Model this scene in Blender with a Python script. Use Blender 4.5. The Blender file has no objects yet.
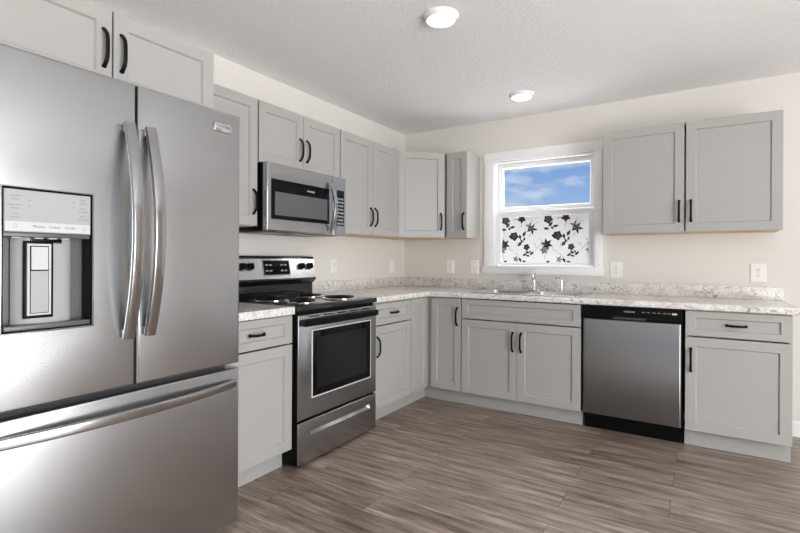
import bpy, bmesh, math, random
from mathutils import Vector, Matrix

SC = bpy.context.scene
COL = SC.collection
PI = math.pi
random.seed(4)

# ------------------------------------------------------------------ camera, sky, lights, exposure
cam = bpy.data.objects.new('camera', bpy.data.cameras.new('camera'))
COL.objects.link(cam)
cam.location = (2.5635, -4.1372, 1.1806)
cam.rotation_euler = (PI / 2, -0.0046, 0.5641)
cam.data.sensor_width = 36.0
cam.data.lens = 476.8 / 800 * 36.0
cam.data.shift_y = -7.1 / 800
cam.data.clip_start = 0.05
SC.camera = cam

SC.view_settings.view_transform = 'Standard'
SC.view_settings.look = 'None'
SC.view_settings.gamma = 1.0
SC.view_settings.use_curve_mapping = False
SC.view_settings.exposure = 0.0
try:
    SC.cycles.use_denoising = True
    SC.cycles.max_bounces = 10
    SC.cycles.diffuse_bounces = 6
    SC.cycles.sample_clamp_indirect = 8.0
except Exception:
    pass

world = bpy.data.worlds.new('sky')
SC.world = world
world.use_nodes = True
wn, wl = world.node_tree.nodes, world.node_tree.links
wn.clear()
w_out = wn.new('ShaderNodeOutputWorld')
w_bg = wn.new('ShaderNodeBackground')
w_tc = wn.new('ShaderNodeTexCoord')
w_sep = wn.new('ShaderNodeSeparateXYZ')
w_grad = wn.new('ShaderNodeValToRGB')
w_map = wn.new('ShaderNodeMapping')
w_noise = wn.new('ShaderNodeTexNoise')
w_cl = wn.new('ShaderNodeValToRGB')
w_mix = wn.new('ShaderNodeMix')
w_mix.data_type = 'RGBA'
wl.new(w_tc.outputs['Generated'], w_sep.inputs[0])
wl.new(w_sep.outputs['Z'], w_grad.inputs[0])
w_grad.color_ramp.elements[0].position = 0.0
w_grad.color_ramp.elements[0].color = (0.46, 0.63, 0.86, 1)
w_grad.color_ramp.elements[1].position = 0.19
w_grad.color_ramp.elements[1].color = (0.20, 0.36, 0.68, 1)
for w_p, w_c in ((0.25, (7.0, 7.1, 7.2, 1)), (0.55, (11.0, 11.1, 11.3, 1))):      # bright haze and cloud higher up
    w_e = w_grad.color_ramp.elements.new(w_p)
    w_e.color = w_c
w_map.inputs['Scale'].default_value = (4.0, 4.0, 13.0)
w_map.inputs['Location'].default_value = (0.3, 1.2, 0.2)
wl.new(w_tc.outputs['Generated'], w_map.inputs[0])
wl.new(w_map.outputs[0], w_noise.inputs['Vector'])
w_noise.inputs['Scale'].default_value = 1.6
w_noise.inputs['Detail'].default_value = 6.0
w_noise.inputs['Roughness'].default_value = 0.55
wl.new(w_noise.outputs['Fac'], w_cl.inputs[0])
w_cl.color_ramp.elements[0].position = 0.48
w_cl.color_ramp.elements[0].color = (0, 0, 0, 1)
w_cl.color_ramp.elements[1].position = 0.74
w_cl.color_ramp.elements[1].color = (1, 1, 1, 1)
wl.new(w_cl.outputs[0], w_mix.inputs[0])
wl.new(w_grad.outputs[0], w_mix.inputs[6])
w_mix.inputs[7].default_value = (0.80, 0.84, 0.92, 1)
w_mix.blend_type = 'LIGHTEN'
wl.new(w_mix.outputs[2], w_bg.inputs['Color'])
w_bg.inputs['Strength'].default_value = 1.0
wl.new(w_bg.outputs[0], w_out.inputs[0])


def area(name, loc, rot, sx, sy, power, color=(1, 1, 1)):
    l = bpy.data.lights.new(name, 'AREA')
    l.shape = 'RECTANGLE'
    l.size, l.size_y = sx, sy
    l.energy = power
    l.color = color
    o = bpy.data.objects.new(name, l)
    COL.objects.link(o)
    o.location = loc
    o.rotation_euler = rot
    return o


# daylight through the patio door in the right wall and the windows behind the camera
area('daylight_patio_door', (5.75, -3.70, 1.10), (0, PI / 2 + 0.25, 0.0), 2.1, 2.5, 180, (0.96, 0.99, 1.0))
area('daylight_front_window', (2.6, -9.15, 1.45), (PI / 2 + 0.5, 0, PI), 2.6, 1.5, 8, (0.97, 0.99, 1.0))
sun = bpy.data.objects.new('sun', bpy.data.lights.new('sun', 'SUN'))
COL.objects.link(sun)
sun.data.energy = 27.0
sun.data.color = (0.88, 0.97, 1.08)
sun.data.angle = 0.01
sun.rotation_euler = (0, math.radians(44), math.radians(12))      # added sunlight from the right, through the patio door; floor bounce brightens the ceiling
LAMP = 9.0          # brightness of the ceiling lamp lenses


# ------------------------------------------------------------------ materials
def new_mat(name):
    m = bpy.data.materials.new(name)
    m.use_nodes = True
    n, l = m.node_tree.nodes, m.node_tree.links
    return m, n, l, n['Principled BSDF']


def simple(name, col, rough=0.5, metal=0.0, spec=0.5, coat=0.0):
    m, n, l, p = new_mat(name)
    p.inputs['Base Color'].default_value = (*col, 1)
    p.inputs['Roughness'].default_value = rough
    p.inputs['Metallic'].default_value = metal
    p.inputs['Specular IOR Level'].default_value = spec
    p.inputs['Coat Weight'].default_value = coat
    return m


def noise(n, l, scale, detail=3.0, rough=0.5, vec=None, mapping=None):
    t = n.new('ShaderNodeTexNoise')
    t.inputs['Scale'].default_value = scale
    t.inputs['Detail'].default_value = detail
    t.inputs['Roughness'].default_value = rough
    if vec is not None:
        if mapping:
            mp = n.new('ShaderNodeMapping')
            mp.inputs['Scale'].default_value = mapping
            l.new(vec, mp.inputs[0])
            vec = mp.outputs[0]
        l.new(vec, t.inputs['Vector'])
    return t


def ramp(n, l, fac, stops):
    r = n.new('ShaderNodeValToRGB')
    e = r.color_ramp.elements
    while len(e) < len(stops):
        e.new(0.5)
    for i, (p, c) in enumerate(stops):
        e[i].position = p
        e[i].color = (*c, 1) if len(c) == 3 else c
    l.new(fac, r.inputs[0])
    return r


def mixc(n, l, fac, a, b, mode='MIX'):
    m = n.new('ShaderNodeMix')
    m.data_type = 'RGBA'
    m.blend_type = mode
    for sock, v in ((0, fac), (6, a), (7, b)):
        if isinstance(v, (int, float)):
            m.inputs[sock].default_value = v
        elif isinstance(v, tuple):
            m.inputs[sock].default_value = (*v, 1)
        else:
            l.new(v, m.inputs[sock])
    return m.outputs[2]


def position(n):
    return n.new('ShaderNodeNewGeometry').outputs['Position']


def bump(n, l, p, height, strength, dist):
    b = n.new('ShaderNodeBump')
    b.inputs['Strength'].default_value = strength
    b.inputs['Distance'].default_value = dist
    l.new(height, b.inputs['Height'])
    l.new(b.outputs[0], p.inputs['Normal'])


def mat_wall():
    m, n, l, p = new_mat('beige_wall_paint')
    t = noise(n, l, 90, 4, vec=position(n))
    p.inputs['Base Color'].default_value = (0.73, 0.70, 0.662, 1)
    p.inputs['Roughness'].default_value = 0.75
    bump(n, l, p, t.outputs[0], 0.06, 0.004)
    return m


def mat_ceiling():
    m, n, l, p = new_mat('textured_ceiling_paint')
    pos = position(n)
    a = noise(n, l, 52, 5, 0.6, pos)
    b = noise(n, l, 11, 2, 0.5, pos)
    r = ramp(n, l, a.outputs[0], [(0.40, (0, 0, 0)), (0.62, (1, 1, 1))])
    h = mixc(n, l, 0.35, r.outputs[0], b.outputs[0], 'MIX')
    p.inputs['Base Color'].default_value = (0.88, 0.88, 0.885, 1)
    p.inputs['Roughness'].default_value = 0.9
    p.inputs['Specular IOR Level'].default_value = 0.2
    bump(n, l, p, h, 0.55, 0.006)
    return m


def mat_floor():
    m, n, l, p = new_mat('greige_wood_plank_floor')
    pos = position(n)
    br = n.new('ShaderNodeTexBrick')
    l.new(pos, br.inputs['Vector'])
    br.offset = 0.37
    br.offset_frequency = 2
    br.inputs['Color1'].default_value = (0, 0, 0, 1)
    br.inputs['Color2'].default_value = (1, 1, 1, 1)
    br.inputs['Mortar'].default_value = (0.5, 0.5, 0.5, 1)
    br.inputs['Scale'].default_value = 1.0
    br.inputs['Mortar Size'].default_value = 0.0012
    br.inputs['Mortar Smooth'].default_value = 0.1
    br.inputs['Brick Width'].default_value = 1.22
    br.inputs['Row Height'].default_value = 0.18
    # shift the grain per plank
    add = n.new('ShaderNodeVectorMath')
    add.operation = 'MULTIPLY_ADD'
    l.new(br.outputs['Color'], add.inputs[0])
    add.inputs[1].default_value = (7.0, 3.0, 5.0)
    l.new(pos, add.inputs[2])
    g1 = noise(n, l, 1.0, 6, 0.62, add.outputs[0], (2.6, 27.0, 1.0))
    g2 = noise(n, l, 1.0, 5, 0.6, add.outputs[0], (7.0, 150.0, 1.0))
    g3 = noise(n, l, 1.0, 3, 0.5, add.outputs[0], (0.9, 5.0, 1.0))
    base = ramp(n, l, g1.outputs[0], [(0.30, (0.105, 0.074, 0.058)), (0.44, (0.222, 0.170, 0.141)),
                                      (0.56, (0.318, 0.258, 0.223)), (0.72, (0.47, 0.405, 0.36))])
    fine = ramp(n, l, g2.outputs[0], [(0.35, (0.55, 0.53, 0.51)), (0.62, (1.2, 1.19, 1.17))])
    c = mixc(n, l, 0.75, base.outputs[0], fine.outputs[0], 'MULTIPLY')
    tone = ramp(n, l, br.outputs['Color'], [(0.0, (0.84, 0.83, 0.82)), (1.0, (1.12, 1.11, 1.10))])
    c = mixc(n, l, 0.8, c, tone.outputs[0], 'MULTIPLY')
    blot = ramp(n, l, g3.outputs[0], [(0.35, (0.82, 0.80, 0.78)), (0.65, (1.1, 1.1, 1.1))])
    c = mixc(n, l, 0.7, c, blot.outputs[0], 'MULTIPLY')
    c = mixc(n, l, br.outputs['Fac'], c, (0.05, 0.038, 0.03))
    l.new(c, p.inputs['Base Color'])
    p.inputs['Roughness'].default_value = 0.33
    p.inputs['Specular IOR Level'].default_value = 0.65
    bump(n, l, p, g2.outputs[0], 0.12, 0.002)
    return m


def mat_granite():
    m, n, l, p = new_mat('light_granite_laminate')
    pos = position(n)
    mp = n.new('ShaderNodeMapping')
    mp.inputs['Rotation'].default_value = (0.5, 0.6, 0.7)
    mp.inputs['Scale'].default_value = (1.0, 2.6, 1.4)
    l.new(pos, mp.inputs[0])
    big = noise(n, l, 9.0, 6, 0.65, mp.outputs[0])
    big.inputs['Distortion'].default_value = 1.0
    vein = noise(n, l, 19.0, 7, 0.72, mp.outputs[0])
    vein.inputs['Distortion'].default_value = 1.4
    sp = noise(n, l, 230.0, 3, 0.6, pos)
    base = ramp(n, l, big.outputs[0], [(0.30, (0.60, 0.555, 0.525)), (0.45, (0.80, 0.775, 0.75)), (0.58, (0.90, 0.885, 0.87))])
    v = ramp(n, l, vein.outputs[0], [(0.36, (0.22, 0.185, 0.165)), (0.435, (0.76, 0.73, 0.705)), (0.49, (1, 1, 1)),
                                     (0.615, (0.62, 0.595, 0.58)), (0.665, (0.97, 0.97, 0.97))])
    c = mixc(n, l, 0.85, base.outputs[0], v.outputs[0], 'MULTIPLY')
    s = ramp(n, l, sp.outputs[0], [(0.33, (0.42, 0.40, 0.39)), (0.44, (1, 1, 1)), (0.60, (1, 1, 1)), (0.70, (1.12, 1.12, 1.12))])
    c = mixc(n, l, 0.75, c, s.outputs[0], 'MULTIPLY')
    l.new(c, p.inputs['Base Color'])
    p.inputs['Roughness'].default_value = 0.22
    p.inputs['Specular IOR Level'].default_value = 0.7
    return m


def mat_steel(name, col, rough, aniso=0.5, axis='Z'):
    m, n, l, p = new_mat(name)
    p.inputs['Roughness'].default_value = rough
    p.inputs['Base Color'].default_value = (*col, 1)
    p.inputs['Metallic'].default_value = 1.0
    if aniso:
        tg = n.new('ShaderNodeTangent')
        tg.direction_type = 'RADIAL'
        tg.axis = axis
        l.new(tg.outputs[0], p.inputs['Tangent'])
        p.inputs['Anisotropic'].default_value = aniso
    return m


def mat_glass(name, rough=0.0, col=(1, 1, 1)):
    m, n, l, p = new_mat(name)
    p.inputs['Base Color'].default_value = (*col, 1)
    p.inputs['Roughness'].default_value = rough
    p.inputs['Transmission Weight'].default_value = 1.0
    p.inputs['IOR'].default_value = 1.02
    return m


def mat_film():
    m, n, l, p = new_mat('white_translucent_film')
    d = n.new('ShaderNodeBsdfDiffuse')
    d.inputs['Color'].default_value = (0.86, 0.86, 0.87, 1)
    t = n.new('ShaderNodeBsdfTranslucent')
    t.inputs['Color'].default_value = (0.52, 0.52, 0.52, 1)
    mx = n.new('ShaderNodeMixShader')
    mx.inputs[0].default_value = 0.5
    l.new(d.outputs[0], mx.inputs[1])
    l.new(t.outputs[0], mx.inputs[2])
    l.new(mx.outputs[0], n['Material Output'].inputs[0])
    return m


def mat_emit(name, col, s):
    m, n, l, p = new_mat(name)
    p.inputs['Base Color'].default_value = (0.9, 0.9, 0.9, 1)
    p.inputs['Emission Color'].default_value = (*col, 1)
    p.inputs['Emission Strength'].default_value = s
    return m


WALL = mat_wall()
CEIL = mat_ceiling()
FLOOR = mat_floor()
GRANITE = mat_granite()
PAINT = simple('grey_cabinet_paint', (0.395, 0.386, 0.370), 0.42)
MAPLE = simple('maple_cabinet_underside', (0.62, 0.46, 0.30), 0.5)
TRIM = simple('white_trim_paint', (0.88, 0.88, 0.88), 0.4)
VINYL = simple('white_vinyl', (0.86, 0.86, 0.87), 0.35)
PLATE = simple('white_plastic', (0.84, 0.83, 0.81), 0.35)
SLOT = simple('dark_slot', (0.05, 0.05, 0.05), 0.6)
BLACKM = simple('matte_black_metal', (0.005, 0.005, 0.005), 0.40, 0.0, 0.14)
BLACK = simple('black_plastic', (0.004, 0.004, 0.004), 0.34, 0.0, 0.10)
GLOSS = simple('black_enamel', (0.010, 0.010, 0.011), 0.10)
BGLASS = simple('black_glass', (0.005, 0.005, 0.006), 0.05, 0.0, 0.16)
SCREEN = simple('dark_oven_window', (0.014, 0.014, 0.015), 0.06, 0.0, 0.16)
MSCREEN = simple('grey_microwave_screen', (0.11, 0.11, 0.11), 0.12)
GREYP = simple('dark_grey_plastic', (0.10, 0.10, 0.105), 0.35)
MIDP = simple('grey_plastic', (0.30, 0.30, 0.305), 0.35)
LIGHTP = simple('silver_plastic', (0.40, 0.40, 0.405), 0.40, 0.0, 0.3)
PALEP = simple('pale_silver_plastic', (0.58, 0.58, 0.58), 0.40, 0.0, 0.3)
WHITEM = simple('white_print', (0.75, 0.75, 0.75), 0.5)
GREYPR = simple('grey_print', (0.16, 0.16, 0.17), 0.5)
STEEL = mat_steel('brushed_stainless_steel', (0.44, 0.447, 0.458), 0.27, 0.4)
STEEL_D = mat_steel('dark_brushed_stainless_steel', (0.40, 0.408, 0.42), 0.24, 0.45)
STEEL_G = mat_steel('grey_brushed_stainless_steel', (0.285, 0.29, 0.298), 0.30, 0.45)
SATIN = mat_steel('satin_steel', (0.43, 0.435, 0.44), 0.17, 0.0)
CHROME = simple('chrome', (0.75, 0.75, 0.76), 0.08, 1.0)
SINKST = mat_steel('sink_stainless_steel', (0.66, 0.66, 0.665), 0.22, 0.0)
GLASS = mat_glass('clear_window_glass')
FILM = mat_film()
INK = simple('black_flower_print', (0.012, 0.013, 0.013), 0.5)
INKG = simple('green_grey_flower_print', (0.045, 0.06, 0.055), 0.5)
INKB = simple('brown_flower_print', (0.10, 0.075, 0.075), 0.5)
INKP = simple('pale_flower_print', (0.22, 0.20, 0.17), 0.5)
LENS = mat_emit('lamp_lens', (1.0, 0.98, 0.95), LAMP)


# ------------------------------------------------------------------ mesh helpers
class MB:
    """collects shapes and links them as ONE mesh object"""

    def __init__(self, M=None):
        self.bm = bmesh.new()
        self.mats = []
        self.M = M or Matrix.Identity(4)

    def mi(self, m):
        if m not in self.mats:
            self.mats.append(m)
        return self.mats.index(m)

    def v(self, co):
        return self.bm.verts.new(self.M @ Vector(co))

    def face(self, vs, m):
        try:
            f = self.bm.faces.new(vs)
            f.material_index = self.mi(m)
            return f
        except ValueError:
            return None

    def loft(self, loops, m, cap0=True, cap1=True, closed=False):
        ms = m if isinstance(m, list) else [m] * (len(loops) + 1)
        L = [[self.v(c) for c in lp] for lp in loops]
        k = len(L[0])
        rng = range(len(L)) if closed else range(len(L) - 1)
        for i in rng:
            a, b = L[i], L[(i + 1) % len(L)]
            for j in range(k):
                self.face([a[j], a[(j + 1) % k], b[(j + 1) % k], b[j]], ms[i])
        if not closed:
            if cap0:
                self.face(list(reversed(L[0])), ms[0])
            if cap1:
                self.face(L[-1], ms[len(loops) - 1])

    def box(self, x0, x1, y0, y1, z0, z1, m, bev=0.0, seg=2):
        cs = [(x0, y0), (x1, y0), (x1, y1), (x0, y1)]
        a = [self.v((x, y, z0)) for x, y in cs]
        b = [self.v((x, y, z1)) for x, y in cs]
        fs = [self.face(list(reversed(a)), m), self.face(b, m)]
        for j in range(4):
            fs.append(self.face([a[j], a[(j + 1) % 4], b[(j + 1) % 4], b[j]], m))
        if bev:
            es = list({e for f in fs for e in f.edges})
            bmesh.ops.bevel(self.bm, geom=es, offset=bev, segments=seg, profile=0.5, affect='EDGES')
        return self

    def rects(self, rs, m, cap0=True, cap1=True):
        """nested rectangles (x0, x1, z0, z1, y), built from the back to the front"""
        self.loft([[(x0, y, z0), (x1, y, z0), (x1, y, z1), (x0, y, z1)] for x0, x1, z0, z1, y in rs], m, cap0, cap1)
        return self

    def slab(self, x0, x1, z0, z1, yb, yf, m, r=0.003, tail=None, tm=None, side=None):
        """a front panel with rounded front edges; tail adds nested rects after the front face"""
        rs = [(x0, x1, z0, z1, yb)]
        for k in range(5):
            a = k / 4 * PI / 2
            i = r * (1 - math.cos(a))
            rs.append((x0 + i, x1 - i, z0 + i, z1 - i, yf + r * (1 - math.sin(a))))
        ms = [m] * len(rs)
        if tail:
            rs += tail
            ms = [m] * (len(rs) - len(tail)) + tm
        if side:
            ms[0] = side
        self.rects(rs, ms + [ms[-1]])
        return self

    def prism(self, poly, axis, d0, d1, m, bev=0.0):
        def p(a, b, d):
            return (d, a, b) if axis == 'x' else ((a, d, b) if axis == 'y' else (a, b, d))
        n = len(poly)
        a = [self.v(p(u, w, d0)) for u, w in poly]
        b = [self.v(p(u, w, d1)) for u, w in poly]
        fs = [self.face(list(reversed(a)), m), self.face(b, m)]
        for j in range(n):
            fs.append(self.face([a[j], a[(j + 1) % n], b[(j + 1) % n], b[j]], m))
        if bev:
            es = list({e for f in fs if f for e in f.edges})
            bmesh.ops.bevel(self.bm, geom=es, offset=bev, segments=2, profile=0.5, affect='EDGES')
        return self

    def sweep(self, path, side, sec, m, scale=None):
        """sweep a cross-section (a along side, b along the path normal) along a planar path"""
        side = Vector(side).normalized()
        P = [Vector(q) for q in path]
        loops = []
        for i, q in enumerate(P):
            t = (P[min(i + 1, len(P) - 1)] - P[max(i - 1, 0)]).normalized()
            nn = t.cross(side).normalized()
            s = scale[i] if scale else 1.0
            loops.append([tuple(q + side * (a * s) + nn * (b * s)) for a, b in sec])
        self.loft(loops, m)
        return self

    def lathe(self, prof, origin, axis, m, n=24, cap0=True, cap1=True):
        o = Vector(origin)
        ax = Vector(axis).normalized()
        u = ax.orthogonal().normalized()
        w = ax.cross(u)
        loops = [[tuple(o + ax * h + (u * math.cos(2 * PI * k / n) + w * math.sin(2 * PI * k / n)) * r) for k in range(n)]
                 for r, h in prof]
        self.loft(loops, m, cap0, cap1)
        return self

    def torus(self, center, axis, R, r, m, n=28, k=8):
        o = Vector(center)
        ax = Vector(axis).normalized()
        u = ax.orthogonal().normalized()
        w = ax.cross(u)
        loops = []
        for i in range(n):
            d = u * math.cos(2 * PI * i / n) + w * math.sin(2 * PI * i / n)
            loops.append([tuple(o + d * (R + r * math.cos(2 * PI * j / k)) + ax * (r * math.sin(2 * PI * j / k))) for j in range(k)])
        self.loft(loops, m, closed=True)
        return self

    def text(self, s, size, center, m, depth=0.0004, width=None, R=None):
        """lettering that faces local -y (or is turned by R)"""
        c = bpy.data.curves.new('t', 'FONT')
        c.body = s
        c.size = size
        c.align_x = 'CENTER'
        c.align_y = 'CENTER'
        c.extrude = depth
        o = bpy.data.objects.new('t', c)
        COL.objects.link(o)
        dg = bpy.context.evaluated_depsgraph_get()
        me = bpy.data.meshes.new_from_object(o.evaluated_get(dg))
        xs = [q.co.x for q in me.vertices]
        sc = width / (max(xs) - min(xs)) if width else 1.0
        T = Matrix.Translation(Vector(center)) @ (R or Matrix.Identity(4)) @ Matrix.Rotation(PI / 2, 4, 'X') @ Matrix.Diagonal((sc, 1 if not width else sc, 1, 1))
        vs = [self.v(T @ q.co) for q in me.vertices]
        for poly in me.polygons:
            self.face([vs[i] for i in poly.vertices], m)
        bpy.data.objects.remove(o)
        bpy.data.curves.remove(c)
        bpy.data.meshes.remove(me)
        return self

    def build(self, name, parent=None, label=None, smooth=35, kind=None):
        bmesh.ops.recalc_face_normals(self.bm, faces=self.bm.faces)
        me = bpy.data.meshes.new(name)
        self.bm.to_mesh(me)
        self.bm.free()
        for m in self.mats:
            me.materials.append(m)
        if smooth:
            me.shade_smooth()
            me.set_sharp_from_angle(angle=math.radians(smooth))
        o = bpy.data.objects.new(name, me)
        COL.objects.link(o)
        if parent:
            o.parent = parent
        if label:
            o['label'] = label
        if kind:
            o['kind'] = kind
        return o


def thing(name, label, cat, loc=(0, 0, 0), rotz=0.0, group=None):
    o = bpy.data.objects.new(name, None)
    o.empty_display_size = 0.1
    COL.objects.link(o)
    o.location = loc
    o.rotation_euler = (0, 0, rotz)
    o['label'] = label
    o['category'] = cat
    if group:
        o['group'] = group
    return o


def tag(o, label, cat, group=None):
    o['label'] = label
    o['category'] = cat
    if group:
        o['group'] = group
    return o


def ellipse(a, b, n=10):
    return [(a * math.cos(2 * PI * k / n), b * math.sin(2 * PI * k / n)) for k in range(n)]


def rrect(a, b, r=0.3, n=3):
    """rounded rectangle section, half sizes a x b"""
    q = min(a, b) * r
    pts = []
    for cx, cy, s in ((a - q, b - q, 0), (-a + q, b - q, 1), (-a + q, -b + q, 2), (a - q, -b + q, 3)):
        for k in range(n + 1):
            t = (s + k / n) * PI / 2
            pts.append((cx + q * math.cos(t), cy + q * math.sin(t)))
    return pts


LEFT = PI / 2                       # things on the left wall: local x runs towards the corner, local -y into the room

# ------------------------------------------------------------------ the room
RX, RY, H = 5.6, -9.0, 2.45
WX0, WX1, WZ0, WZ1 = 0.960, 1.830, 1.118, 2.070      # kitchen window opening


def structure(name, mb, **k):
    return mb.build(name, kind='structure', smooth=0, **k)


structure('floor', MB().box(-0.12, RX + 0.12, RY - 0.12, 0.12, -0.10, 0.0, FLOOR))
structure('ceiling', MB().box(-0.12, RX + 0.12, RY - 0.12, 0.12, H, H + 0.12, CEIL))
structure('wall_left', MB().box(-0.12, 0.0, RY - 0.12, 0.12, 0.0, H, WALL))
w = MB()
w.box(0.0, WX0, 0.0, 0.12, 0, H, WALL).box(WX1, RX, 0.0, 0.12, 0, H, WALL)
w.box(WX0, WX1, 0.0, 0.12, 0, WZ0, WALL).box(WX0, WX1, 0.0, 0.12, WZ1, H, WALL)
structure('wall_back', w)
w = MB()
PY0, PY1, PZ = -4.95, -2.45, 2.10
w.box(RX, RX + 0.12, RY, PY0, 0, H, WALL).box(RX, RX + 0.12, PY1, 0.12, 0, H, WALL).box(RX, RX + 0.12, PY0, PY1, PZ, H, WALL)
structure('wall_right', w)
w = MB()
FX0, FX1, FZ0, FZ1 = 1.3, 3.9, 0.72, 2.18
w.box(0, FX0, RY - 0.12, RY, 0, H, WALL).box(FX1, RX + 0.12, RY - 0.12, RY, 0, H, WALL)
w.box(FX0, FX1, RY - 0.12, RY, 0, FZ0, WALL).box(FX0, FX1, RY - 0.12, RY, FZ1, H, WALL)
structure('wall_front', w)

b = MB().box(3.012, RX, -0.014, 0.0, 0.0, 0.105, TRIM, 0.004)
structure('baseboard_back', b)
structure('baseboard_right', MB().box(RX - 0.014, RX, PY1 + 0.08, -0.016, 0.0, 0.105, TRIM, 0.004))
structure('baseboard_left', MB().box(0, 0.014, RY + 0.001, -3.75, 0.0, 0.105, TRIM, 0.004))
structure('baseboard_front', MB().box(0.016, RX, RY, RY + 0.014, 0.0, 0.105, TRIM, 0.004))

structure('ground', MB().box(-15, 25, -25, 15, -0.30, -0.14, simple('pale_concrete', (0.30, 0.29, 0.27), 0.9)))
# patio door and front window (outside the frame; the daylight comes in through them)
d = MB()
for y0, y1 in ((PY0, PY0 + 0.05), ((PY0 + PY1) / 2 - 0.04, (PY0 + PY1) / 2 + 0.04), (PY1 - 0.05, PY1)):
    d.box(RX + 0.03, RX + 0.09, y0, y1, 0.0, PZ, VINYL)
d.box(RX + 0.03, RX + 0.09, PY0, PY1, PZ - 0.06, PZ, VINYL).box(RX + 0.03, RX + 0.09, PY0, PY1, 0.0, 0.05, VINYL)
structure('door_1', d)
d = MB()
for x0, x1 in ((FX0, FX0 + 0.05), ((FX0 + FX1) / 2 - 0.04, (FX0 + FX1) / 2 + 0.04), (FX1 - 0.05, FX1)):
    d.box(x0, x1, RY - 0.09, RY - 0.03, FZ0, FZ1, VINYL)
d.box(FX0, FX1, RY - 0.09, RY - 0.03, FZ1 - 0.06, FZ1, VINYL).box(FX0, FX1, RY - 0.09, RY - 0.03, FZ0, FZ0 + 0.06, VINYL)
structure('window_2', d)

# ---- the kitchen window
win = bpy.data.objects.new('window_1', None)
COL.objects.link(win)
win.location = ((WX0 + WX1) / 2, 0, WZ0)
win['kind'] = 'structure'
ML = Matrix.Translation((-(WX0 + WX1) / 2, 0, -WZ0))


def wmb():
    return MB(ML)


c = wmb()
c.box(0.872, WX0 + 0.004, -0.020, 0.0, WZ0 - 0.002, WZ1 + 0.002, TRIM, 0.002)
c.box(WX1 - 0.004, 1.884, -0.020, 0.0, WZ0 - 0.002, WZ1 + 0.002, TRIM, 0.002)
c.box(0.868, 1.890, -0.022, 0.0, WZ1 + 0.002, 2.152, TRIM, 0.002)
c.build('casing', win, kind='structure')
c = wmb()
c.box(0.858, 1.896, -0.026, 0.0, 1.056, WZ0 - 0.010, TRIM, 0.002)
c.box(0.855, 1.899, -0.036, 0.006, WZ0 - 0.010, WZ0 + 0.004, TRIM, 0.003)
c.build('window_sill', win, kind='structure')
c = wmb()
for x0, x1, z0, z1 in ((WX0, WX0 + 0.014, WZ0, WZ1), (WX1 - 0.014, WX1, WZ0, WZ1), (WX0, WX1, WZ1 - 0.014, WZ1), (WX0, WX1, WZ0, WZ0 + 0.014)):
    c.box(x0, x1, 0.0, 0.118, z0, z1, VINYL, 0.001)
c.build('window_frame', win, kind='structure')


def sash(name, x0, x1, z0, z1, y0, y1, st, tr, br):
    s = wmb()
    def ring(i, y):
        return (x0 + i * st, x1 - i * st, z0 + i * br, z1 - i * tr, y)
    s.rects([(x0, x1, z0, z1, y1), (x0, x1, z0, z1, y0 + 0.003), (x0 + 0.003, x1 - 0.003, z0 + 0.003, z1 - 0.003, y0),
             (x0 + st - 0.008, x1 - st + 0.008, z0 + br - 0.008, z1 - tr + 0.008, y0),
             (x0 + st, x1 - st, z0 + br, z1 - tr, y0 + 0.010), (x0 + st, x1 - st, z0 + br, z1 - tr, y1)], VINYL, False, False)
    # back ring
    s.rects([(x0, x1, z0, z1, y1), (x0 + st, x1 - st, z0 + br, z1 - tr, y1)], VINYL, False, False)
    return s.build(name, win, kind='structure')


up = sash('upper_sash', 0.976, 1.815, 1.618, 2.054, 0.066, 0.096, 0.042, 0.042, 0.044)
g = wmb()
g.box(1.016, 1.775, 0.080, 0.083, 1.660, 2.014, GLASS)
g.build('glass_pane', up, kind='structure')
lo = sash('lower_sash', 0.976, 1.815, 1.134, 1.618, 0.030, 0.062, 0.044, 0.052, 0.022)
g = wmb()
g.box(1.018, 1.773, 0.048, 0.051, 1.154, 1.568, GLASS)
g.build('glass_pane', lo, kind='structure')
lk = wmb()
lk.box(1.34, 1.40, 0.034, 0.06, 1.622, 1.634, VINYL, 0.002)
lk.box(1.355, 1.40, 0.020, 0.034, 1.624, 1.632, VINYL, 0.002)
lk.build('sash_lock', lo, kind='structure')

# floral privacy film on the lower pane
FX, FZ, FW, FH = 1.021, 1.157, 0.749, 0.408
film = wmb()
film.box(FX, FX + FW, 0.0452, 0.0458, FZ, FZ + FH, FILM)
layer = [0]


def fpoly(pts, m):
    """one printed shape; pts in pattern units (335 to the repeat, 355 high), clipped to the film"""
    layer[0] += 1
    y = 0.0450 - 0.000004 * (layer[0] % 60)
    out = []
    for u, q in pts:
        x = FX + min(max(u, 0), 670) / 670 * FW
        z = FZ + FH - min(max(q, 0), 355) / 355 * FH
        out.append((x, z))
    ax = [a for a, _ in out]
    az = [a for _, a in out]
    if max(ax) - min(ax) < 0.002 or max(az) - min(az) < 0.002:
        return
    vs = [film.v((x, y, z)) for x, z in out]
    film.face(vs, m)


def leaf(cx, cy, ln, wd, ang, m):
    a = math.radians(ang)
    pts = []
    for s in (-1.0, -0.6, -0.1, 0.45, 1.0):
        pts.append((s * ln / 2, wd / 2 * (1 - abs(s) ** 1.6) * (1.15 if s < 0.2 else 0.8)))
    for s in (0.45, -0.1, -0.6):
        pts.append((s * ln / 2, -wd / 2 * (1 - abs(s) ** 1.6) * (1.15 if s < 0.2 else 0.8)))
    fpoly([(cx + x * math.cos(a) - y * math.sin(a), cy + x * math.sin(a) + y * math.cos(a)) for x, y in pts], m)


def bloom(cx, cy, r, m, n=5, rot=0, wd=0.62):
    for k in range(n):
        a = rot + 360 / n * k
        leaf(cx + r * 0.55 * math.cos(math.radians(a)), cy + r * 0.55 * math.sin(math.radians(a)), r * 1.15, r * wd, a, m)


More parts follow.
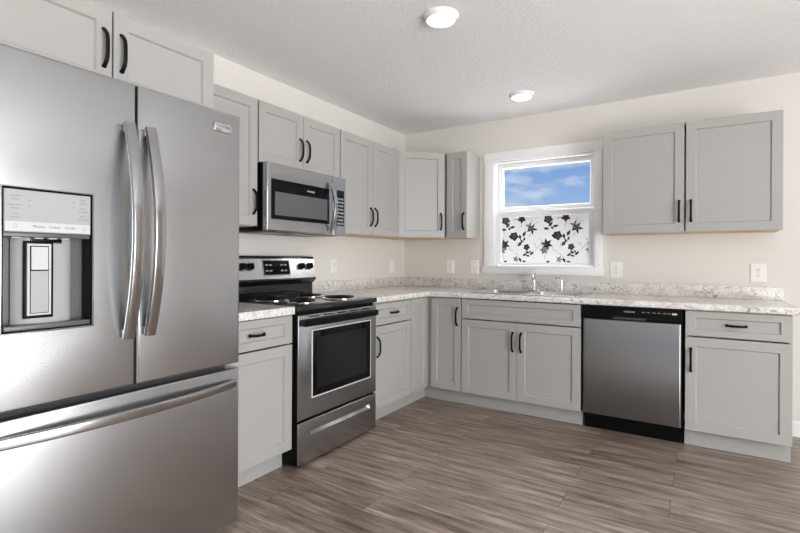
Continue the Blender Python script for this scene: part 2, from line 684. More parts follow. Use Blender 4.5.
def rose(cx, cy, r):
    pts = []
    for k in range(20):
        a = 2 * PI * k / 20
        q = r * (1.0 if k % 4 in (0, 1) else 0.80)
        pts.append((cx + q * math.cos(a), cy + q * math.sin(a)))
    fpoly(pts, INK)
    for k in range(5):
        a = 72 * k + 20
        leaf(cx + r * 0.36 * math.cos(math.radians(a)), cy + r * 0.36 * math.sin(math.radians(a)), r * 0.75, r * 0.45, a + 70, INKG)


def tendril(pts, m=INKP, w=3.0):
    P = []
    for i in range(len(pts) - 1):
        for k in range(4):
            t = k / 4
            P.append((pts[i][0] * (1 - t) + pts[i + 1][0] * t, pts[i][1] * (1 - t) + pts[i + 1][1] * t))
    P.append(pts[-1])
    for i in range(len(P) - 1):
        (x0, y0), (x1, y1) = P[i], P[i + 1]
        L = math.hypot(x1 - x0, y1 - y0) or 1
        nx, ny = -(y1 - y0) / L * w / 2, (x1 - x0) / L * w / 2
        if 0 < x0 < 670 and 0 < x1 < 670 and 0 < y0 < 355 and 0 < y1 < 355:
            fpoly([(x0 + nx, y0 + ny), (x1 + nx, y1 + ny), (x1 - nx, y1 - ny), (x0 - nx, y0 - ny)], m)


for k in (-1, 0, 1, 2):
    o = 342 * k
    rose(o + 30, 24, 36)
    for a in ((50, 62, 52, 22, -50), (88, 78, 50, 20, -12), (18, 96, 48, 20, 10), (62, 92, 30, 16, 40)):
        leaf(o + a[0], a[1], *a[2:], INK)
    bloom(o + 163, 16, 34, INK, 5, 20, 0.72)
    tendril([(o + 165, 40), (o + 160, 70), (o + 150, 78)])
    tendril([(o + 95, 22), (o + 130, 14), (o + 150, 18)], INKB, 5)
    bloom(o + 245, 96, 42, INK, 5, 10, 0.42)
    bloom(o + 225, 74, 34, INKB, 4, 200, 0.35)
    tendril([(o + 245, 96), (o + 236, 60), (o + 248, 22)])
    tendril([(o + 245, 96), (o + 265, 60), (o + 295, 40)])
    tendril([(o + 235, 130), (o + 222, 150), (o + 210, 146)])
    rose(o + 102, 150, 36)
    for a in ((150, 158, 46, 20, 80), (184, 132, 52, 22, -60), (184, 172, 36, 16, -70), (150, 208, 56, 24, -48), (165, 188, 36, 14, 40)):
        leaf(o + a[0], a[1], *a[2:], INK)
    leaf(o + 70, 150, 30, 22, 0, INK)
    tendril([(o + 120, 235), (o + 128, 205), (o + 150, 208)])
    bloom(o + 20, 216, 44, INK, 6, 15, 0.46)
    bloom(o + -2, 258, 34, INKP, 5, 40, 0.6)
    tendril([(o + 20, 220), (o - 30, 215), (o - 52, 240), (o - 70, 262)])
    tendril([(o + 12, 255), (o + 8, 300), (o + 2, 330)])
    tendril([(o + 20, 216), (o - 20, 190), (o - 40, 168)])
    tendril([(o + 60, 235), (o + 75, 262), (o + 95, 262)])
    rose(o + 203, 236, 26)
    for a in ((212, 276, 40, 18, 20), (190, 292, 46, 17, -30), (246, 282, 46, 18, -45), (215, 302, 40, 14, 10), (232, 270, 26, 12, 60)):
        leaf(o + a[0], a[1], *a[2:], INK)
    bloom(o + 115, 328, 26, INKP, 5, 0, 0.5)
    leaf(o + 152, 336, 44, 18, 65, INK)
    leaf(o + 185, 345, 36, 14, 5, INK)
    leaf(o + 30, 346, 36, 14, -12, INK)
    tendril([(o + 100, 280), (o + 130, 290), (o + 145, 320)])
    tendril([(o + 255, 215), (o + 268, 205), (o + 280, 240)])
film.build('floral_film', lo, 'white film printed with black flowers and leaves', smooth=0)

# ------------------------------------------------------------------ cabinets
HL = 0.145


def pull(parent, x, z, yf, vertical=True, L=HL):
    """black bow handle standing off a front whose face is at y = yf"""
    n = 14
    mb = MB()
    path, sc = [], []
    for i in range(n + 1):
        s = -1 + 2 * i / n
        off = 0.030 * (1 - abs(s) ** 4.0)
        path.append((x, yf - off, z + s * L / 2) if vertical else (x + s * L / 2, yf - off, z))
        sc.append(1.25 if i in (0, n) else 1.0)
    mb.sweep(path, (1, 0, 0) if vertical else (0, 0, 1), rrect(0.0070, 0.0052, 0.7, 2), BLACKM, sc)
    return mb.build('handle', parent, 'black bow handle')


def shaker(name, parent, x0, x1, z0, z1, yb, fw=0.056, fh=None, t=0.019, M=None):
    fh = fh or fw
    yf = yb - t
    e = 0.0015
    mb = MB(M)
    mb.rects([(x0, x1, z0, z1, yb), (x0, x1, z0, z1, yf + e), (x0 + e, x1 - e, z0 + e, z1 - e, yf),
              (x0 + fw, x1 - fw, z0 + fh, z1 - fh, yf),
              (x0 + fw + 0.006, x1 - fw - 0.006, z0 + fh + 0.006, z1 - fh - 0.006, yf + 0.010)], PAINT)
    return mb.build(name, parent, smooth=0)


def door(parent, x0, x1, z0, z1, D, hx=None, hz=None, **k):
    d = shaker('door', parent, x0, x1, z0, z1, -D, **k)
    if hx is not None:
        pull(d, hx, hz, -D - 0.019)
    return d


def drawer(parent, x0, x1, z0, z1, D, handle=True, name='drawer'):
    d = shaker(name, parent, x0, x1, z0, z1, -D, fw=0.052, fh=0.040)
    if handle:
        pull(d, (x0 + x1) / 2, (z0 + z1) / 2, -D - 0.019, False, 0.098)
    return d


def carcass(mb, W, D, z0, z1, top=True):
    """open-fronted cabinet box: two sides, back, bottom and top"""
    i, th = 0.006, 0.016
    mb.box(i, i + th, -D, -0.001, z0, z1, PAINT)
    mb.box(W - i - th, W - i, -D, -0.001, z0, z1, PAINT)
    mb.box(i + th, W - i - th, -0.009, -0.001, z0, z1, PAINT)
    mb.box(i + th, W - i - th, -D + 0.002, -0.009, z0, z0 + th, PAINT)
    if top:
        mb.box(i + th, W - i - th, -D + 0.002, -0.009, z1 - th, z1, PAINT)


def wall_cabinet(label, loc, rotz, W, z0, z1, doors, D=0.305):
    t = thing('wall_cabinet', label, 'cabinet', (loc[0], loc[1], z0), rotz, 'grey shaker wall cabinets')
    h = z1 - z0
    mb = MB()
    carcass(mb, W, D, 0.006, h)
    mb.box(0.010, W - 0.010, -D + 0.012, -0.006, 0.0, 0.006, MAPLE)
    mb.build('body', t, smooth=0)
    for x0, x1, hs in doors:
        hx = None if hs is None else (x0 + 0.030 if hs == 'l' else x1 - 0.030)
        door(t, x0, x1, 0.002, h - 0.002, D, hx, (0.072 if h > 0.5 else 0.082 if D > 0.5 else 0.064) + HL / 2)
    return t


UZ0, UZ1 = 1.374, 2.134
# wall cabinets on the left wall, from the refrigerator to the corner
t = wall_cabinet('shallow grey wall cabinet with two wide doors above the stainless refrigerator', (0, -3.628), LEFT, 0.914, 1.830, UZ1 + 0.008,
                 [(0.004, 0.454, 'r'), (0.460, 0.910, 'l')], D=0.610)
wall_cabinet('single-door grey wall cabinet half hidden behind the refrigerator, left of the microwave', (0, -2.712), LEFT, 0.527, UZ0, UZ1,
             [(0.004, 0.521, 'r')])
wall_cabinet('short grey two-door wall cabinet directly above the microwave', (0, -2.185), LEFT, 0.763, 1.761, UZ1,
             [(0.006, 0.3795, 'r'), (0.3835, 0.757, 'l')])
wall_cabinet('tall grey two-door wall cabinet right of the microwave on the left wall', (0, -1.422), LEFT, 0.812, UZ0, UZ1,
             [(0.006, 0.4075, 'r'), (0.4115, 0.808, 'l')])

# diagonal corner wall cabinet
t = thing('wall_cabinet', 'corner wall cabinet with one diagonal grey door between the two walls', 'cabinet', (0, 0, UZ0), 0, 'grey shaker wall cabinets')
h = UZ1 - UZ0
mb = MB()
mb.prism([(0.001, -0.001), (0.001, -0.607), (0.302, -0.607), (0.607, -0.302), (0.607, -0.001)], 'z', 0.006, h, PAINT)
mb.prism([(0.008, -0.008), (0.008, -0.600), (0.296, -0.600), (0.600, -0.296), (0.600, -0.008)], 'z', 0.0, 0.006, MAPLE)
mb.build('body', t, smooth=0)
dg = Matrix.Translation((0.302, -0.607, 0)) @ Matrix.Rotation(PI / 4, 4, 'Z')
dw_ = 0.305 * math.sqrt(2)
d = shaker('door', t, 0.010, dw_ - 0.010, 0.002, h - 0.002, -0.0005, M=dg)
hm = pull(d, dw_ - 0.040, 0.072 + HL / 2, -0.0195)
hm.data.transform(dg)

wall_cabinet('narrow grey wall cabinet with one slim door left of the window', (0.612, 0), 0, 0.218, UZ0, UZ1, [(0.018, 0.215, 'r')], D=0.285)
wall_cabinet('wide grey wall cabinet with two broad doors right of the window', (1.936, 0), 0, 1.062, UZ0 + 0.004, UZ1,
             [(0.004, 0.524, 'r'), (0.534, 1.058, 'l')])

BT = 0.873          # top of the base cabinets
TOE, TZ = 0.548, 0.113
DZ = 0.707          # split between drawer and door
BD = 0.610


def base_cabinet(name, label, loc, rotz, W, doors, drawers, false_front=False, body_top=BT, left_inset=0.0):
    t = thing(name, label, 'cabinet', (loc[0], loc[1], 0), rotz, 'grey shaker base cabinets')
    mb = MB()
    carcass(mb, W, BD, TZ, BT - 0.001, top=not false_front)
    mb.build('body', t, smooth=0)
    MB().box(0.0, W, -TOE, -TOE + 0.015, 0.0, TZ, PAINT).build('toe_kick', t, smooth=0)
    for x0, x1, hs in doors:
        hx = None if hs is None else (x0 + 0.030 if hs == 'l' else x1 - 0.030)
        door(t, x0, x1, TZ + 0.003, DZ - 0.0045, BD, hx, DZ - 0.003 - 0.072 - HL / 2)
    for x0, x1 in drawers:
        drawer(t, x0, x1, DZ + 0.0045, BT - 0.008, BD, not false_front, 'false_drawer_front' if false_front else 'drawer')
    return t


base_cabinet('base_cabinet', 'grey base cabinet between the refrigerator and the range, one drawer over one door', (0, -2.712), LEFT, 0.512,
             [(0.004, 0.509, 'l')], [(0.004, 0.509)])
base_cabinet('base_cabinet', 'grey base cabinet right of the range, one drawer over one door', (0, -1.420), LEFT, 0.511,
             [(0.012, 0.507, 'l')], [(0.012, 0.507)])
base_cabinet('base_cabinet', 'grey sink base cabinet with two doors under a long blank drawer front', (0.929, 0), 0, 0.922,
             [(0.004, 0.458, 'r'), (0.462, 0.918, 'l')], [(0.004, 0.918)], True, body_top=0.66)
base_cabinet('base_cabinet', 'grey base cabinet at the right end of the counter beside the dishwasher', (2.474, 0), 0, 0.536,
             [(0.004, 0.532, 'l')], [(0.004, 0.532)])

# corner base cabinet with a folding door around the inner corner
t = thing('base_cabinet', 'corner base cabinet with full-height folding door panels meeting at the inner corner', 'cabinet', (0, 0, 0), 0, 'grey shaker base cabinets')
mb = MB()
mb.prism([(0.001, -0.001), (0.001, -0.906), (BD, -0.906), (BD, -BD), (0.926, -BD), (0.926, -0.001)], 'z', TZ, BT - 0.001, PAINT)
mb.build('body', t, smooth=0)
MB().prism([(TOE - 0.015, -0.909), (TOE, -0.909), (TOE, -TOE), (0.929, -TOE), (0.929, -TOE + 0.015), (TOE - 0.015, -TOE + 0.015)], 'z', 0, TZ, PAINT).build('toe_kick', t, smooth=0)
lm = Matrix.Translation((0, -0.909, 0)) @ Matrix.Rotation(PI / 2, 4, 'Z')
shaker('door', t, 0.006, 0.256, TZ + 0.003, BT - 0.008, -BD, M=lm, fw=0.050)
d = shaker('door', t, 0.652, 0.924, TZ + 0.003, BT - 0.008, -BD)
pull(d, 0.924 - 0.030, BT - 0.08 - HL / 2, -BD - 0.019)

# ------------------------------------------------------------------ countertops
CF, CT = 0.649, 0.914
SX0, SX1, SY0, SY1 = 0.985, 1.828, -0.585, -0.070       # sink outline


def cells(mb, xs, ys, keep, z0, z1, m):
    """a flat slab made of grid cells with the kept ones extruded"""
    bm = mb.bm
    vd = {}

    def vert(i, j):
        if (i, j) not in vd:
            vd[(i, j)] = mb.v((xs[i], ys[j], z0))
        return vd[(i, j)]
    fs = []
    for i in range(len(xs) - 1):
        for j in range(len(ys) - 1):
            if keep((xs[i] + xs[i + 1]) / 2, (ys[j] + ys[j + 1]) / 2):
                fs.append(mb.face([vert(i, j), vert(i + 1, j), vert(i + 1, j + 1), vert(i, j + 1)], m))
    r = bmesh.ops.extrude_face_region(bm, geom=fs)
    vs = [g for g in r['geom'] if isinstance(g, bmesh.types.BMVert)]
    bmesh.ops.translate(bm, verts=vs, vec=(0, 0, z1 - z0))
    for f in bm.faces:
        f.material_index = mb.mi(m)


def front_bevel(mb, test, off):
    es = [e for e in mb.bm.edges if len(e.link_faces) == 2 and abs(e.verts[0].co.z - e.verts[1].co.z) < 1e-6
          and test(e.verts[0].co) and test(e.verts[1].co) and e.calc_face_angle(0) > 0.5]
    bmesh.ops.bevel(mb.bm, geom=es, offset=off, segments=4, profile=0.5, affect='EDGES')


EX = 3.036
hx0, hx1, hy0, hy1 = SX0 + 0.02, SX1 - 0.02, SY0 + 0.02, SY1 - 0.02
mb = MB()
cells(mb, [0.001, CF, hx0, hx1, EX], [-1.428, -CF, hy0, hy1, -0.001],
      lambda x, y: (x < CF or y > -CF) and not (hx0 < x < hx1 and hy0 < y < hy1), BT, CT, GRANITE)
front_bevel(mb, lambda c: (abs(c.x - CF) < 1e-5 and c.y < -CF + 1e-5) or (abs(c.y + CF) < 1e-5 and c.x > CF - 1e-5) or abs(c.x - EX) < 1e-5, 0.010)
ct = mb.build('countertop')
tag(ct, 'long L-shaped speckled light granite-look countertop running from the range round the corner under the window', 'countertop')
mb = MB()
mb.box(0.001, 0.021, -1.428, -0.001, CT, 1.002, GRANITE, 0.003)
mb.box(0.021, 3.033, -0.021, -0.001, CT, 1.002, GRANITE, 0.003)
mb.build('backsplash', ct)
mb = MB()
mb.box(0.001, CF, -2.712, -2.204, BT, CT, GRANITE)
front_bevel(mb, lambda c: abs(c.x - CF) < 1e-5, 0.010)
ct2 = mb.build('countertop')
tag(ct2, 'short speckled light granite-look countertop between the refrigerator and the range', 'countertop')
MB().box(0.001, 0.021, -2.712, -2.204, CT, 1.002, GRANITE, 0.003).build('backsplash', ct2)

# ------------------------------------------------------------------ sink, faucet, sprayer
t = thing('sink', 'double-bowl stainless steel drop-in sink in the countertop below the window', 'sink', ((SX0 + SX1) / 2, (SY0 + SY1) / 2, CT))
MS = Matrix.Translation((-(SX0 + SX1) / 2, -(SY0 + SY1) / 2, -CT))
xm = (SX0 + SX1) / 2
bowls = [(SX0 + 0.035, xm - 0.016), (xm + 0.016, SX1 - 0.035)]
by0, by1 = SY0 + 0.038, SY1 - 0.095
mb = MB(MS)
cells(mb, [SX0, bowls[0][0], bowls[0][1], bowls[1][0], bowls[1][1], SX1], [SY0, by0, by1, SY1],
      lambda x, y: not (by0 < y < by1 and any(a < x < b for a, b in bowls)), CT + 0.0002, CT + 0.008, SINKST)
es = [e for e in mb.bm.edges if len(e.link_faces) == 2 and e.calc_face_angle(0) > 0.5 and e.verts[0].co.z > 0.005 and e.verts[1].co.z > 0.005]
bmesh.ops.bevel(mb.bm, geom=es, offset=0.004, segments=3, profile=0.5, affect='EDGES')
mb.build('rim', t)
for x0, x1 in bowls:
    mb = MB(MS)
    loops = []
    for ins, z in ((0.0, CT + 0.006), (0.003, CT - 0.004), (0.008, CT - 0.12), (0.020, CT - 0.155), (0.050, CT - 0.165)):
        a, b = (x1 - x0) / 2 - ins, (by1 - by0) / 2 - ins
        loops.append([((x0 + x1) / 2 + p, (by0 + by1) / 2 + q, z) for p, q in rrect(a, b, 0.25, 4)])
    mb.loft(loops, SINKST, cap0=False)
    bo = mb.build('bowl', t)
    MB(MS).lathe([(0.045, 0.0), (0.045, 0.003), (0.030, 0.001), (0.010, 0.002)], ((x0 + x1) / 2, (by0 + by1) / 2, CT - 0.165), (0, 0, 1), CHROME).build('drain', bo, 'round chrome drain')

FXC, FYC = 1.362, -0.112
t = thing('faucet', 'chrome single-lever kitchen faucet on the back ledge of the sink', 'faucet', (FXC, FYC, CT + 0.008))
MB().prism([(a, b) for a, b in rrect(0.055, 0.026, 0.9, 4)], 'z', 0.0002, 0.010, CHROME, 0.003).build('base_plate', t)
FR = Matrix.Rotation(math.radians(14), 4, 'Z')
MB(FR).lathe([(0.021, 0.010), (0.020, 0.024), (0.0145, 0.034), (0.0135, 0.120), (0.0165, 0.126), (0.0165, 0.144), (0.011, 0.152), (0.003, 0.154)], (0, 0, 0), (0, 0, 1), CHROME).build('body', t)
pts = []
for i in range(13):
    q = i / 12
    pts.append((0.0, -0.008 - 0.175 * q, 0.110 + 0.048 * math.sin(q * PI * 0.80)))
mb = MB(FR)
mb.sweep(pts, (1, 0, 0), ellipse(0.0115, 0.0105, 12), CHROME)
mb.lathe([(0.012, 0), (0.0125, -0.020), (0.010, -0.024)], tuple(pts[-1]), (0, 0.25, 1), CHROME, 14)
mb.build('spout', t)
mb = MB(FR)
mb.sweep([(0.0, 0.0, 0.150), (0.0, 0.010, 0.160), (0.0, 0.030, 0.170), (0.0, 0.050, 0.174)], (1, 0, 0), ellipse(0.008, 0.005, 10), CHROME, [1.3, 1.2, 1.0, 0.8])
mb.build('lever', t)

t = thing('sink_sprayer', 'small chrome hooked sprayer standing right of the taller faucet', 'sprayer', (1.590, -0.112, CT + 0.008))
MB().lathe([(0.022, 0.0002), (0.021, 0.006), (0.015, 0.012), (0.012, 0.030), (0.0115, 0.035)], (0, 0, 0), (0, 0, 1), CHROME).build('base', t)
pts = [(0.0, 0.0, 0.034), (0.0, 0.0, 0.075)]
for i in range(9):
    a = PI * 0.80 * i / 8
    pts.append((-0.026 + 0.026 * math.cos(a), 0.0, 0.088 + 0.032 * math.sin(a)))
MB().sweep(pts, (0, 1, 0), ellipse(0.0092, 0.0092, 12), CHROME, [1, 1] + [1] * 6 + [1.05, 1.1, 1.1]).build('spray_head', t)

# ------------------------------------------------------------------ refrigerator
FW = 0.913
t = thing('refrigerator', 'large stainless steel french-door refrigerator with water dispenser and bottom freezer drawer', 'refrigerator', (0, -3.660, 0), LEFT)
FF, FB = -0.854, -0.775          # door face, door back
Z0, Z1, ZM, ZT = 0.032, 0.706, 0.727, 1.802
XM = 0.4605
mb = MB()
mb.box(0.006, FW - 0.006, FB + 0.012, -0.03, 0.03, ZT - 0.012, MIDP)
mb.box(0.02, FW - 0.02, FB + 0.012, FB + 0.05, 0.012, 0.03, BLACK)
for xx in (0.06, FW - 0.06):
    for yy in (-0.70, -0.10):
        mb.lathe([(0.02, 0.0), (0.02, 0.03)], (xx, yy, 0.0), (0, 0, 1), BLACK, 12)
mb.build('body', t)
MB().box(0.012, FW - 0.012, FB + 0.012, FB + 0.0005, 0.10, ZT - 0.03, GREYP).build('door_gasket', t)
# left door with the dispenser opening
dx0, dx1, dz0, dz1 = 0.072, 0.312, 0.960, 1.387
mb = MB()
mb.slab(0.0, XM - 0.003, ZM, ZT, FB, FF, STEEL, 0.010,
        tail=[(dx0, dx1, dz0, dz1, FF), (dx0 + 0.002, dx1 - 0.002, dz0 + 0.002, dz1 - 0.002, FF + 0.060)], tm=[STEEL, GREYP])
ld = mb.build('door', t, 'left refrigerator door with the dispenser opening')
mb = MB()
mb.slab(XM + 0.003, FW, ZM, ZT, FB, FF, STEEL, 0.010)
rd = mb.build('door', t, 'plain right refrigerator door with the maker badge')
mb = MB()
mb.slab(0.0, FW, Z0, Z1, FB, FF, STEEL, 0.010)
fd = mb.build('freezer_drawer', t)


def fridge_handle(parent, x, z0, z1):
    mb = MB()
    n = 24
    path = []
    for i in range(n + 1):
        s = -1 + 2 * i / n
        path.append((x, FF - 0.016 - 0.062 * (1 - s * s), (z0 + z1) / 2 + s * (z1 - z0) / 2))
    mb.sweep(path, (1, 0, 0), rrect(0.019, 0.009, 0.45, 3), SATIN)
    for z in (z0 + 0.016, z1 - 0.016):
        mb.box(x - 0.015, x + 0.015, FF - 0.016, FF, z - 0.014, z + 0.014, SATIN, 0.003)
    return mb.build('handle', parent, 'tall bowed steel bar handle')


fridge_handle(ld, 0.425, 0.900, 1.652)
fridge_handle(rd, 0.501, 0.903, 1.652)
mb = MB()
n = 28
path = []
for i in range(n + 1):
    s = -1 + 2 * i / n
    path.append((FW / 2 - 0.003 + s * 0.424, FF - 0.014 - 0.046 * (1 - s * s), 0.645))
mb.sweep(path, (0, 0, 1), rrect(0.017, 0.009, 0.6, 3), SATIN)
for xx in (0.045, FW - 0.051):
    mb.box(xx - 0.018, xx + 0.018, FF - 0.018, FF, 0.632, 0.658, SATIN, 0.003)
mb.build('handle', fd, 'wide bowed steel bar handle')
mb = MB()
mb.box(0.778, 0.862, FF - 0.006, FF, 1.714, 1.748, CHROME, 0.002)
mb.text('FRIGIDAIRE', 0.014, (0.820, FF - 0.0062, 1.735), GREYPR, width=0.068)
mb.build('badge', rd, 'small bright rectangular maker badge')

# dispenser
dp = MB()
dp.rects([(dx0 - 0.006, dx1 + 0.006, dz0 - 0.006, dz1 + 0.006, FF + 0.001), (dx0 - 0.006, dx1 + 0.006, dz0 - 0.006, dz1 + 0.006, FF - 0.003),
          (dx0 - 0.003, dx1 + 0.003, dz0 - 0.003, dz1 + 0.003, FF - 0.004), (dx0 - 0.001, dx1 + 0.001, dz0 - 0.001, dz1 + 0.001, FF - 0.003),
          (dx0 + 0.003, dx1 - 0.003, dz0 + 0.003, dz1 - 0.003, FF + 0.002), (dx0 + 0.003, dx1 - 0.003, dz0 + 0.003, dz1 - 0.003, FF + 0.058)],
         [SATIN, SATIN, SATIN, BLACK, BLACK, BLACK], False, False)
disp = dp.build('water_dispenser', t)
mb = MB()
mb.rects([(dx0 + 0.004, dx1 - 0.004, 1.257, dz1 - 0.004, FF + 0.050), (dx0 + 0.004, dx1 - 0.004, 1.257, dz1 - 0.004, FF + 0.0005),
          (dx0 + 0.006, dx1 - 0.006, 1.259, dz1 - 0.006, FF - 0.001)], LIGHTP)
mb.box(dx0 + 0.006, dx1 - 0.006, FF - 0.0016, FF - 0.0008, 1.260, 1.288, PALEP)
for s, xx in (('Water', 0.163), ('Cubes', 0.205), ('Crush', 0.247)):
    mb.text(s, 0.012, (xx, FF - 0.0018, 1.275), GREYPR)
for zz, ws in ((1.362, (0.026, 0.020)), (1.335, (0.036, 0.022)), (1.308, (0.014, 0.024))):
    for q, ww in enumerate(ws):
        mb.box(0.103 - ww / 2, 0.103 + ww / 2, FF - 0.0016, FF - 0.0008, zz - 0.010 * q, zz - 0.010 * q + 0.004, MIDP)
for zz, ws in ((1.365, (0.018, 0.022)), (1.338, (0.018, 0.030)), (1.313, (0.022, 0.034))):
    for q, ww in enumerate(ws):
        mb.box(0.286 - ww / 2, 0.286 + ww / 2, FF - 0.0016, FF - 0.0008, zz - 0.010 * q, zz - 0.010 * q + 0.004, MIDP)
for xx, zz in ((0.138, 1.350), (0.138, 1.334), (0.258, 1.356), (0.258, 1.340)):
    mb.box(xx - 0.004, xx + 0.004, FF - 0.0016, FF - 0.0008, zz, zz + 0.004, MIDP)
for xx in (0.103, 0.290):
    mb.rects([(xx - 0.004, xx + 0.004, 1.268, 1.280, FF - 0.0008), (xx - 0.004, xx + 0.004, 1.268, 1.280, FF - 0.0018),
              (xx - 0.003, xx + 0.003, 1.269, 1.279, FF - 0.0018)], MIDP, True, False)
mb.build('control_panel', disp, 'pale silver touch panel with small grey lettering')
mb = MB()
mb.box(dx0 + 0.004, dx1 - 0.004, FF + 0.004, FF + 0.056, 1.243, 1.2565, GREYP, 0.002)
for xx in (0.110, 0.168, 0.205, 0.240):
    mb.box(xx - 0.012, xx + 0.012, FF + 0.010, FF + 0.030, 1.238, 1.243, PALEP, 0.001)
mb.box(0.150, 0.235, FF + 0.020, FF + 0.050, 1.226, 1.243, BLACK, 0.003)
mb.build('nozzle_housing', disp, 'dark overhang with nozzles and small lights')
mb = MB()
prof = []
for i in range(13):                       # rounded silver column in the niche
    a = PI * (0.04 + 0.92 * i / 12)
    prof.append((0.190 - 0.082 * math.cos(a), FF + 0.056 - 0.034 * math.sin(a)))
mb.prism(prof, 'z', dz0 + 0.018, 1.242, LIGHTP)
mb.build('niche_column', disp, 'rounded silver column at the back of the niche')
mb = MB()
mb.slab(0.131, 0.209, 0.995, 1.232, FF + 0.024, FF + 0.016, BLACK, 0.003,
        tail=[(0.138, 0.202, 1.004, 1.224, FF + 0.016), (0.139, 0.201, 1.005, 1.223, FF + 0.013)], tm=[PALEP, PALEP])
mb.rects([(0.145, 0.195, 1.010, 1.217, FF + 0.0131), (0.145, 0.195, 1.010, 1.217, FF + 0.0125)], BLACK)
mb.rects([(0.147, 0.193, 1.012, 1.140, FF + 0.0126), (0.147, 0.193, 1.012, 1.140, FF + 0.011)], LIGHTP)
mb.rects([(0.148, 0.192, 1.144, 1.214, FF + 0.0126), (0.148, 0.192, 1.144, 1.214, FF + 0.010)], PALEP)
mb.build('paddle', disp, 'tall silver paddle outlined in black')
MB().box(dx0 + 0.004, dx1 - 0.004, FF - 0.001, FF + 0.056, dz0 + 0.003, dz0 + 0.018, GREYP, 0.003).build('drip_tray', disp, 'dark grey drip tray')

# ------------------------------------------------------------------ range
RW = 0.762
t = thing('electric_range', 'stainless and black freestanding electric range with coil burners', 'stove', (0, -2.196, 0), LEFT)
mb = MB()
mb.box(0.001, RW - 0.001, -0.632, -0.03, 0.022, 0.884, BLACK)
for xx in (0.05, RW - 0.05):
    for yy in (-0.56, -0.08):
        mb.lathe([(0.018, 0.0), (0.018, 0.023)], (xx, yy, 0), (0, 0, 1), BLACK, 12)
for k in range(16):                       # pressed vent slots along the front post
    mb.box(0.0002, 0.0012, -0.628, -0.612, 0.50 + 0.021 * k, 0.508 + 0.021 * k, SLOT)
mb.build('body', t)
mb = MB()
mb.box(0.0, RW, -0.668, -0.030, 0.884, 0.917, GLOSS, 0.006, 3)
mb.box(0.030, RW - 0.030, -0.640, -0.105, 0.917, 0.9185, GLOSS, 0.0005, 1)
mb.build('cooktop', t)
for bx, by, br in ((0.205, -0.500, 0.080), (0.560, -0.500, 0.100), (0.205, -0.235, 0.100), (0.560, -0.235, 0.080)):
    mb = MB()
    mb.lathe([(br + 0.022, 0.9186), (br + 0.022, 0.922), (br + 0.014, 0.924), (br + 0.004, 0.920), (br - 0.02, 0.919), (0.02, 0.9188)], (bx, by, 0), (0, 0, 1), CHROME, 36, False)
    dpn = mb.build('drip_pan', t, 'round chrome drip pan')
    mb = MB()
    R = br
    while R > 0.02:
        mb.torus((bx, by, 0.928), (0, 0, 1), R - 0.004, 0.0042, BLACKM, 36, 8)
        R -= 0.0165
    mb.box(bx - br * 0.9, bx + br * 0.9, by - 0.002, by + 0.002, 0.9225, 0.9255, BLACKM)
    mb.box(bx - 0.002, bx + 0.002, by - br * 0.9, by + br * 0.9, 0.9225, 0.9255, BLACKM)
    mb.build('coil_burner', dpn, 'black coil burner')
mb = MB()
mb.prism([(-0.002, 0.884), (-0.066, 0.884), (-0.070, 0.960), (-0.062, 1.000), (-0.086, 1.012), (-0.106, 1.034), (-0.104, 1.040), (-0.078, 1.192),
          (-0.070, 1.200), (-0.002, 1.200)], 'x', 0.0, RW, GLOSS, 0.003)
bg = mb.build('backguard', t)
TA = math.atan2(0.026, 0.152)             # tilt of the sloping control panel


def tilt(x, zf, off=0.0):
    """point on the sloping panel: zf 0..1 from bottom to top"""
    return (x, -0.1045 + 0.026 * zf - off * math.cos(TA), 1.040 + 0.150 * zf + off * -math.sin(TA) * -1)


def tilted_plate(mb, x0, x1, f0, f1, o0, o1, m):
    lp = []
    for o in (o0, o1):
        lp.append([tilt(x0, f0, o), tilt(x1, f0, o), tilt(x1, f1, o), tilt(x0, f1, o)])
    mb.loft(lp, m)


mb = MB()
tilted_plate(mb, 0.006, RW - 0.006, 0.03, 0.93, 0.0, 0.004, SINKST)
cp = mb.build('control_panel', t, 'sloping stainless control panel')
mb = MB()
tilted_plate(mb, 0.250, 0.500, 0.16, 0.90, 0.0042, 0.007, SATIN)
tilted_plate(mb, 0.257, 0.493, 0.21, 0.85, 0.0071, 0.0078, BGLASS)
tilted_plate(mb, 0.330, 0.420, 0.58, 0.80, 0.0079, 0.0082, SCREEN)
for i in range(6):
    for j in range(2):
        if i in (2, 3):
            continue
        tilted_plate(mb, 0.274 + 0.034 * i, 0.296 + 0.034 * i, 0.36 + 0.26 * j, 0.42 + 0.26 * j, 0.0079, 0.0086, MIDP)
mb.build('display', cp, 'black glass clock display with small buttons')
nrm = Vector((0, -math.cos(TA), math.sin(TA)))
for xx in (0.079, 0.144, 0.612, 0.695):
    o = Vector(tilt(xx, 0.58, 0.004))
    mb = MB()
    mb.lathe([(0.030, 0.0002), (0.030, 0.002)], tuple(o), tuple(nrm), SATIN, 24)
    mb.lathe([(0.0235, 0.002), (0.0235, 0.010), (0.020, 0.014), (0.019, 0.026), (0.016, 0.028)], tuple(o), tuple(nrm), BLACK, 20)
    a = o + nrm * 0.027
    up_ = Vector((0, math.sin(TA), math.cos(TA)))
    lp = []
    for q in (0.0, 0.010):
        c_ = a + nrm * q
        lp.append([tuple(c_ + Vector((sx * 0.006, 0, 0)) + up_ * (sz * 0.020)) for sx, sz in ((-1, -1), (1, -1), (1, 1), (-1, 1))])
    mb.loft(lp, BLACK)
    mb.build('knob', cp, 'round black control knob')

